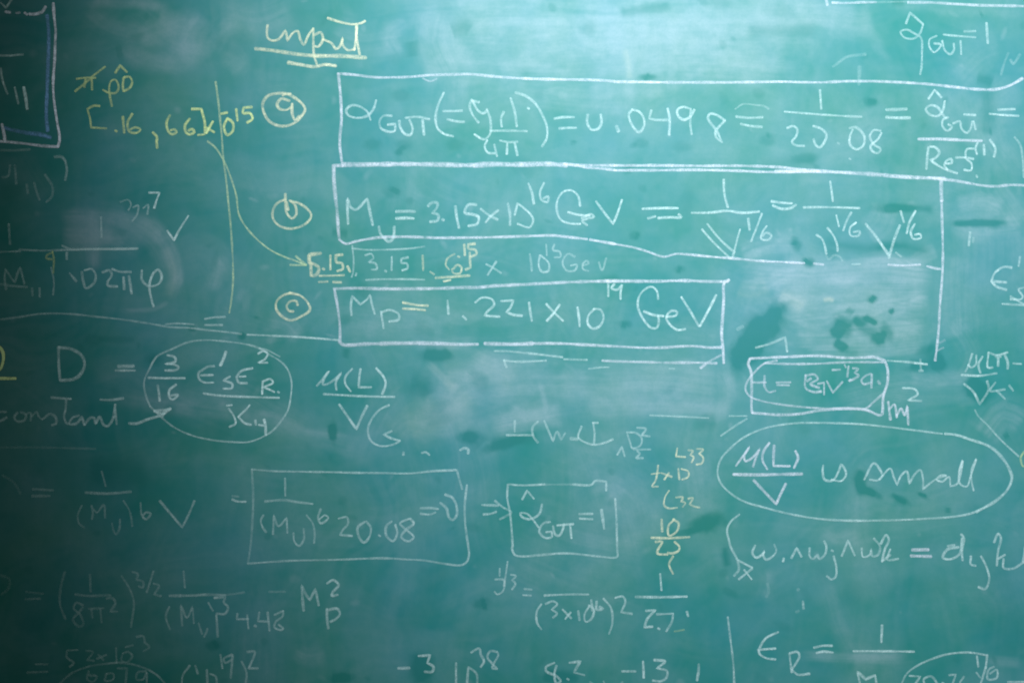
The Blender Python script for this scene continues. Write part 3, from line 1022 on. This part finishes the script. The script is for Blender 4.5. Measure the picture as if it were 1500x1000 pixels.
S subscript
370,1075 375,1110; 395,1110 430,1115
C w 5 .62
435,1070 445,1120 447,1185
S circle
C w 3.6 .36
T 0 2
1100,975 1070,900 1055,800 1100,690 1150,610 1250,560 1380,505 1500,490 1650,500 1800,520 1900,550 1980,600 2060,650 2110,710 2135,800 2130,900 2110,1000 2060,1080 2000,1150 1920,1200 1820,1235 1700,1235 1550,1220 1400,1185 1280,1130 1200,1070 1100,975; 1900,550 1960,565 2050,610
P equation|mu of L over V fraction below the circled letter c
K 0.68
T 1 2
C w 4.2 .62
S letter
820,825 860,780 910,715* 870,780 865,815 900,810 960,770 1000,730* 960,800 965,855
B
1080,700 1030,760 1030,810 1070,865; 1255,695 1310,760 1325,810 1300,885; 870,885 1000,892 1200,902 1390,905
S letter
1140,700 1130,780 1128,835* 1220,835
S letter
C w 4.6 .64
985,960 1040,1040 1110,1140* 1150,1050 1190,970
B
C w 4 .52
1350,965 1280,1000 1210,1090 1195,1160 1220,1230 1290,1265 1390,1250 1430,1225
S letter
1370,1155 1310,1180* 1370,1210 1430,1225
B
C w 5 .4
1455,1310 1455,1330
P annotation|word constant with an arrow to the big oval
K 1.03
T 0 3
S word
C w 4.4 .36
45,15 0,15 -40,50 0,80 50,55; 130,20 105,55 130,85 180,75 190,35 150,15; 190,35 225,20 225,80; 230,50 270,15 285,50 310,70; 310,70 370,30 410,60 410,100 380,112
C w 4.6 .45
485,-70 480,0 470,50 490,100 510,100; 580,40 530,60 510,100 560,100 600,50* 620,110; 620,110 660,60 690,60 700,100 730,50 760,110 790,118 830,60 845,-40; 845,0 855,105; 375,-90 440,-85 520,-80; 735,-75 810,-72 905,-85
S arrow
C w 4.8 .56
945,98 1000,100 1080,70 1190,35 1250,-10; 1130,10 1200,30; 1190,50 1205,10 1250,-10; 1130,5 1240,0
P equation|faded fraction one over M U to the sixth times V in the lower left
K 0.85
T 0 3
C w 4.6 .33
B
240,580 390,588; 235,630 365,630
C w 4.8 .36
625,605 800,612 960,598
C w 4 .28
600,700 570,770 580,830 615,860; 905,665 950,740 970,850
C w 5 .15
20,480 100,530 150,610
S number
C w 4 .3
745,450 775,560
S letter
670,700 680,750 675,800; 680,720 710,750 760,695 770,790
S subscript
820,830 835,890 850,910 875,870 880,800
S exponent
C w 4.2 .38
1030,680 1040,770 1070,800 1105,760 1070,750 1050,770
S letter
C w 4.8 .46
1170,665 1250,760 1335,860* 1380,770 1425,665
B
T 1 3
C w 4.4 .5
200,655 240,670 300,672
C w 3.6 .28
200,630 250,635
P divider_line|very faint level line above the lower left fraction
K 0.90
T 0 3
C w 4 .12
0,275 300,275 700,285
P equation|boxed one over M U to the sixth twenty point zero eight
K 0.69
S box_outline
T 1 3
C w 4 .46
345,435 500,448 700,452 900,455 1100,460 1300,462 1500,465 1650,450 1840,440; 1845,440 1885,580; 1920,550 1905,680 1905,800 1915,900 1930,1000 1935,1060 1920,1110 1880,1135 1750,1125 1600,1100 1500,1095 1300,1085 1000,1095 600,1105 315,1125
C w 4.4 .3
315,1125 335,1000 350,800 355,650 350,520 345,435
S number
C w 4 .42
588,500 590,630
B
C w 4.6 .48
440,670 580,660 680,675 790,688
C w 4 .44
430,770 410,810 425,860 450,895; 745,770 790,830 805,900 800,975
S letter
500,910 505,770* 540,850 600,790* 605,900
S subscript
650,900 655,960 690,995 725,950 725,870
S exponent
850,725 830,790 850,830 905,790 880,770 840,800
S number
C w 4.4 .5
980,795 1040,785 1050,830 1010,880 990,915* 1080,922; 1170,820 1120,860 1130,930 1165,970 1205,930 1215,860 1180,815; 1280,920; 1370,815 1330,850 1330,920 1380,960 1410,900 1395,840; 1500,795 1430,830 1480,880 1530,930 1490,962 1440,930 1470,880 1530,830 1505,795
B
T 2 3
80,720 150,718 210,725; 80,760 150,765 190,750
S letter
C w 4.8 .55
225,680 270,720 290,790 315,805 345,770 340,690 310,640 260,620
P implication_arrow|double arrow between two lower boxes
K 0.62
T 2 3
C w 4.4 .52
530,695 600,698 650,700; 540,765 600,758 635,745; 625,665 680,710 745,750 700,780 660,800
P equation|small box with alpha hat GUT equals one in the lower middle
K 0.68
S box_outline
T 2 3
C w 4.2 .5
725,545 830,552 990,545; 720,545 715,640 735,750 745,850 755,1000* 750,1010 770,1060 820,1072 950,1062 1100,1050 1200,1052 1350,1068 1520,1075 1522,1040 1520,1000 1515,800 1505,650; 1195,545 1330,548 1360,520 1440,525* 1440,590
C w 4 .2
985,546 1195,546
S letter
C w 4.2 .58
825,655 860,590* 910,650; 970,690 950,760 880,800 820,780 810,755 860,760 900,800 945,860
S subscript
1030,820 980,830 950,890 990,935 1040,930 1040,890* 1000,895; 1050,850 1065,910 1095,920 1120,880 1130,835; 1080,845 1200,835; 1175,840 1185,940
B
1240,762 1340,760; 1245,795 1340,800
S number
C w 5 .62
1405,730 1415,800 1425,870
P annotation|scribbled w d bracket and lambda D squared in the middle
K 0.54
T 2 3
C w 4.2 .5
B
710,185 900,185; 770,80 770,160; 940,85 900,130 905,190 940,240
S letter
985,80 1020,160 1050,230* 1080,160 1110,220* 1140,170
B
C w 6 .55
1180,210 1230,215
S letter
C w 4 .55
1260,120 1235,200 1280,235 1350,255 1430,240 1490,215
S letter
1345,95 1355,180 1350,250; 1340,95 1380,95
T 3 3
S letter
C w 4 .45
20,330 55,270* 75,340
S letter
95,180 115,240 130,280 190,260 200,210 160,170 90,165
S exponent
165,130 230,140 200,185* 260,195
B
140,290 265,290; 165,300 185,320 160,352 210,352
P annotation|two small comma like marks left of the middle scribble
K 0.71
T 2 3
C w 4.6 .55
90,315 120,310 145,330; 370,295 400,280 430,290 428,320
P annotation|small column of cream figures with a fraction beside the oval
K 0.66
T 3 3
C c 3.6 .52
S number
460,280 450,340* 520,345; 540,295 575,300 555,330* 580,345 565,385; 600,285 650,290 620,320* 650,350 640,390 600,400
S number
320,405 312,470 300,520 275,560 320,560; 270,470 330,462
B
340,460 420,490; 400,460 365,510
S number
468,430 475,510; 490,432 540,450 540,490 495,510
S number
400,590 370,640 365,700 400,720 460,715; 450,640 500,640 490,670* 520,680 500,710; 540,650 575,645 550,690* 580,705 625,715
C c 4.2 .66
S number
345,800 350,890; 440,800 395,850 400,920 455,890 470,830 430,800
B
C c 4.6 .7
270,935 400,938 550,930
S number
C c 4.2 .65
300,965 350,965 320,1020 315,1050 390,1058; 440,965 475,1000 470,1030 420,1050 390,1045
B
C c 4 .5
430,1070 400,1130 430,1200
P annotation|mu of L over V is small inside the wide oval
K 0.62
S oval
T 3 3
C w 3.8 .56
2400,175 2200,150 2000,125 1800,105 1500,95 1300,100 1100,135 950,200 850,280 780,360 755,450 775,530 850,610 950,670 1100,715 1300,765 1500,797 1700,810 1900,810 2100,805 2300,795 2450,785 2600,760 2700,720
C w 5 .62
2650,748 2700,720 2800,660 2880,580 2910,500 2890,430 2830,340 2750,270 2600,215 2500,183 2420,175
S letter
C b 4.2 .66
890,410 940,340 990,270* 950,340 960,375 1010,350 1065,285* 1040,340 1015,415
B
1135,240 1090,310 1085,370 1120,435; 1325,300 1345,350 1315,425
C b 5.4 .75
870,472 1050,475 1200,472 1375,468
S letter
C b 4.6 .68
1170,260 1165,340 1165,410* 1285,412
S letter
C b 5.2 .7
1020,515 1100,600 1185,690* 1220,610 1255,540
S word
T 4 3
C w 4.2 .62
30,405 25,450 40,510 100,515 150,430 160,400 190,440 195,480 160,520 90,510
S word
C w 4 .62
330,510 400,390 440,430 460,480 430,515 370,510; 440,510 520,430 545,490 570,550* 600,480 640,450 660,540* 700,470 740,440 760,510 760,580* 850,510 930,480 890,480 860,510 900,525 950,490 960,560* 1010,540 1050,370 1025,450 1030,540 1080,560 1110,480 1150,360 1115,440 1115,520 1130,590
P equation|boxed t equation with m squared right above the oval
K 0.59
S box_outline
T 3 2
C b 5 .72
990,630 980,665 1000,720 1005,850 1005,1000 1010,1022; 990,625 1200,615 1500,605 1700,620 1820,618 1900,615 1980,640* 2000,700 2000,800 1970,900 1965,1000 1962,1030* 1945,1040 1840,1000 1700,990 1500,1005 1350,1030 1200,1036 1010,1022
C b 4.2 .6
1100,660 1300,665 1500,662 1700,652 1980,652
S oval
C b 4 .55
1190,640 1100,660 1030,720 970,800 960,850 990,900 1080,935 1250,965 1500,988 1700,992 1840,990 1900,940 1970,880
S letter
C b 4 .52
1100,750 1100,830 1130,870 1180,860; 1010,800 1110,800
B
1185,800 1290,798; 1190,818 1280,820
S letter
C b 4.4 .55
O 1060 480
600,345 600,440 660,470 715,465; 600,350 665,342 690,375 635,410 700,440; 610,390 640,370
T 3 2
S letter
C b 4 .5
O 1060 480
690,410 735,400* 735,490
S letter
755,390 800,475* 870,395
S exponent
795,308 855,306; 885,270 895,290; 915,280 905,360; 945,295 985,300 960,328* 988,350 915,390 930,378
S letter
1080,335 1040,350 1008,385 1025,412 1080,400; 1085,340 1082,440
T 3 2
B
C b 5 .4
1930,790 1945,810
T 4 2
S letter
C b 4.6 .62
O 1060 480
1205,540 1212,600 1222,672; 1215,595 1250,560 1268,655; 1268,640 1300,590 1325,640 1345,570* 1352,710
T 4 2
S exponent
C w 4.2 .62
610,840 700,850 720,885 650,930* 750,935
P stray_mark|short line with a small crossed one right of the boxed t equation
K 0.59
T 4 2
C w 4 .5
500,640 640,650 790,665; 740,630 745,710; 700,660 790,668; 730,715 760,715
P stray_mark|small seven shaped stroke above the boxed t equation
K 0.56
T 3 2
C w 4.4 .55
1035,545 1130,520 1250,470* 1265,575
C w 6 .35
900,412 940,390
P annotation|thin straight strokes joining the boxed t equation and the oval
K 0.62
T 3 3
C w 3.6 .42
780,190 880,120 970,65; 840,45 970,45; 260,40 500,50 690,60
T 4 3
1140,0 1160,40 1230,110 1330,220 1460,340
P equation|epsilon s cut off by the right edge
K 0.57
T 4 2
C w 4.8 .65
S letter
1310,-20 1285,0 1260,60* 1370,68; 1260,60 1300,100 1370,122; 1290,-10 1350,-45 1410,-40
S subscript
C w 4.2 .55
1500,105 1460,120 1490,170 1480,190 1400,190
B
1340,225 1500,235; 1400,170 1500,230
P stray_mark|short ticks near the right edge beside the second box
K 0.55
T 4 1
C w 4.6 .5
1105,700 1095,800
C w 4 .4
1470,880 1460,950; 1130,740 1125,775
P equation|mu of T over V fraction at the right edge
K 0.61
T 4 2
C w 4.2 .58
S letter
1120,590 1090,680 1070,720; 1090,670 1110,690 1145,670 1150,600
B
1195,610 1165,670 1180,730; 1240,580 1235,690 1270,690; 1240,580 1300,600 1380,580; 1360,600 1380,650 1380,700; 1420,660 1480,665; 1040,745 1180,750 1300,732
S letter
1290,612 1330,612; 1310,620 1310,680
S letter
C w 4.8 .6
1060,810 1130,870 1175,960* 1240,850 1230,790
S letter
C w 4 .45
1290,800 1250,860 1360,850; 1300,860 1360,920; 1390,820 1420,860
P item_mark|yellow circle cut off by the right edge
K 0.67
T 4 3
C y 4 .5
1500,305 1475,350 1490,410 1510,415
P equation|omega wedge product equation under the oval
K 0.65
T 3 4
B
C w 4 .55
915,-235 850,-180 825,-120 840,-40 850,0 900,100 910,170 875,215; 905,100 1010,155; 950,170 1005,240; 910,240 1010,160
S letter
C w 4.4 .58
1030,-10 1010,50 1040,80 1080,60 1100,30* 1090,60 1110,95 1160,70 1185,30 1170,-15
S subscript
1240,85 1235,110
B
C w 4.2 .58
1295,85 1335,10* 1370,75
S letter
1430,10 1430,70 1450,90 1490,60* 1500,90 1540,60 1552,0 1535,-40
S subscript
T 4 4
105,70 125,150 120,220 90,240 55,215; 95,30
B
165,70 210,-45* 260,65
S letter
310,10 320,75 370,60 380,20* 390,70 430,60 445,0 400,-60
S letter
C w 4.4 .6
450,-20 490,-85 510,-50 480,20 460,110; 470,100 520,60; 520,20 500,95 580,90
B
C b 5.4 .72
680,25 800,22; 670,68 820,72
S letter
C w 5 .62
1020,5 940,20 905,80 960,92 1030,50 1045,-60; 1040,-90 1060,-60 1045,30 1050,100; 940,-5 990,-10
S subscript
C w 4.4 .62
1110,70 1110,130 1145,140; 1185,70 1225,150 1245,240 1215,310 1165,295
S letter
C w 4.4 .6
1280,-30 1310,-95 1330,-60 1310,30 1300,140; 1310,90 1360,60; 1350,90 1350,155 1420,160 1500,110; 1510,0 1490,120
P equation|dim one over eight pi squared equation near the bottom left corner
K 0.85
T 0 4
C w 4.4 .25
B
190,330 320,345; 185,385 295,380; 475,185 445,300 440,420 480,530; 550,350 650,360 810,355; 890,215 950,310 980,400 960,590
C w 5 .12
5,210 70,240 60,310 10,350
S number
C w 4.2 .26
660,205 665,330
S number
610,430 560,410 540,450 590,500 610,570 580,585 535,535 580,480 610,440
S letter
650,455 760,450; 670,460 680,520; 735,455 745,555
S exponent
C w 4.2 .28
780,380 820,375 845,410 810,475* 860,475
S exponent
C w 4.2 .32
970,185 1010,200 1000,240* 1050,260 1045,300 1015,290; 1125,180 1075,335; 1125,270 1165,285 1130,350* 1180,362
B
C w 4.6 .4
1240,360 1400,358 1500,352 1650,355
C w 4 .14
1650,355 1790,335; 1970,330 2090,330
S number
C w 4.2 .34
1345,180 1355,300
B
1240,440 1215,510 1245,605
S letter
1335,580 1325,430* 1370,520 1410,440* 1420,560
S subscript
1455,560 1480,640
T 1 4
B
20,600 10,630 -5,660; 25,410 60,470
S exponent
C w 4.4 .42
70,375 150,370* 140,410 170,440 150,490 85,490; 85,500 95,660
S number
C w 4.2 .38
240,490 235,530* 320,530; 310,500 320,600; 370,580; 400,480 390,545* 470,550; 460,480 475,615; 575,470 570,510 520,550 510,590 560,610 575,600 540,570; 575,470 510,500
S letter
C w 4.8 .46
725,470 715,370 710,285* 740,350 770,390* 810,310* 835,430
S exponent
C w 4.4 .48
895,270 940,245 980,280 940,330* 930,360 975,352
S subscript
895,455 895,520 905,600; 895,465 970,455 990,490 960,530 920,550
P equation|dim five point two times ten to minus three at the lower left edge
K 1.05
T 0 4
C w 4 .24
S number
570,755 490,760* 490,810 540,850 510,880; 630,760 680,770 640,830* 690,835
B
710,820 780,790; 720,790 760,830; 200,920 350,915; 260,860 350,860
S number
850,740 855,850; 900,780 890,830 930,845 970,800 940,770 900,780
S exponent
920,735 975,720; 1000,660 1050,655 1060,700* 1095,735 1050,765
S circle
430,1010 520,930 640,880 750,860 900,850 1050,885 1150,940 1215,1010
S number
650,910 640,970 680,990 710,950 650,940; 780,930 770,980 830,970 830,930 780,930; 860,890 930,890* 920,1000; 1070,910 1010,920 1000,970 1050,970 1075,920 1075,1010
P equation|dim bracketed ten to the nineteenth squared at the bottom edge
K 1.00
T 0 4
C w 4.2 .32
B
1390,870 1340,940 1330,1010
S number
1430,870 1450,930; 1515,900 1520,1010; 1540,930 1580,950 1590,1010
S exponent
1615,790 1630,890; 1700,790 1640,820 1650,850 1700,820 1705,790* 1690,960
B
1770,840 1805,920 1800,1010
S exponent
1810,770 1865,770 1840,850 1820,890* 1890,890
P equation|minus three times ten to the thirty eighth at the bottom edge
K 0.82
T 2 4
C w 4.8 .5
B
-85,890 0,888
S number
65,800 150,795* 130,850* 175,880 165,915 110,915
S number
C w 4.4 .48
340,850 340,1010; 420,1010 430,880* 490,930 495,1010
S exponent
450,775 510,745 520,790* 545,840 520,880; 640,770 590,765 570,810 600,850 640,895; 640,895 605,890 620,850 650,790 640,770
P equation|eight point two ten to minus thirteen at the bottom edge
K 0.73
T 2 4
C w 4.4 .55
S number
1060,850 1000,880 1000,910 1080,950 1105,985 1075,1000 1060,940 1075,870; 1160,970; 1170,850 1250,840* 1220,890 1205,920* 1280,940
S exponent
T 3 4
C w 4.6 .6
55,912 155,912; 210,840 215,960; 290,830 370,840 310,890* 385,910 380,960 340,985 280,980
B
618,860 615,920 605,980
C w 4 .35
-180,990 -150,1010; -80,985 -70,1010; 50,1000 60,990
P divider_line|upright thin line at the bottom between two equations
K 0.63
T 3 4
C w 4 .55
830,515 850,680 870,850 878,1010
P equation|cube root equation with two fractions in the lower middle
K 0.67
T 2 4
C w 3.8 .5
S letter
625,240 690,245 695,290 680,330 640,350 622,330
S exponent
660,160 660,215; 718,110 705,200 690,290; 740,205 780,215 750,245* 775,270 750,315
B
C w 4 .52
840,310 895,315; 830,355 890,358; 985,358 1150,350 1310,350; 965,420 930,480 935,560 965,605
S number
995,420 1050,400 1082,420 1040,460* 1080,490 1050,520
B
1120,460 1185,525; 1180,480 1140,530; 1420,380 1475,450 1485,560 1460,640
S number
1235,470 1245,540; 1320,430 1280,500 1290,550 1330,530 1350,460 1310,430
S exponent
C w 4.4 .55
1330,390 1340,470; 1370,400 1370,460 1415,455 1390,440
T 3 4
S number
C w 4.4 .6
5,375 60,365 80,400 50,480* 130,492
B
C w 4.8 .68
155,368 350,370 530,365
S number
C w 4.4 .58
335,200 345,320
S number
230,470 300,465* 240,530 220,590* 280,585; 325,600; 310,495 430,490* 420,550 380,620
B
530,475 540,510
C y 4 .25
440,620 510,608
P equation|epsilon R equals one over M at the lower right
K 0.73
T 3 4
C w 4.4 .6
S letter
1200,625 1110,670 1065,740 1060,780 1110,815 1180,825; 1050,755 1180,745
S subscript
1280,780 1290,850 1300,920; 1285,780 1340,770 1355,800 1300,900* 1340,935 1430,930
B
1460,740 1520,726 1595,725; 1480,778 1530,768 1600,775; 1750,765 1950,765 2195,768
S number
C w 4.6 .6
1960,575 1955,700
T 4 4
S letter
300,1010 280,915* 340,970* 410,940* 420,1010
S number
C w 4 .55
660,945 740,950* 700,1010; 770,1005 765,970 820,950 870,1010; 905,1000; 950,940 1000,935* 975,1010; 1060,950 1030,1000 1050,1015
S exponent
1150,920 1180,960; 1220,880 1180,1010; 1280,880 1240,900 1235,970 1300,960 1300,900 1250,930
B
1380,990 1500,990; 1155,800 1165,880; 1230,790 1220,890
S circle
C w 3.8 .52
600,1010 640,930 720,870 830,820 950,785 1100,775 1230,795
P stray_mark|short faint tick below the omega equation
K 0.73
T 3 4
C w 5 .35
1380,400 1385,455
C w 5 .14
1330,480 1350,470; 1340,320 1350,310; 1120,270 1130,330 1110,370
""")
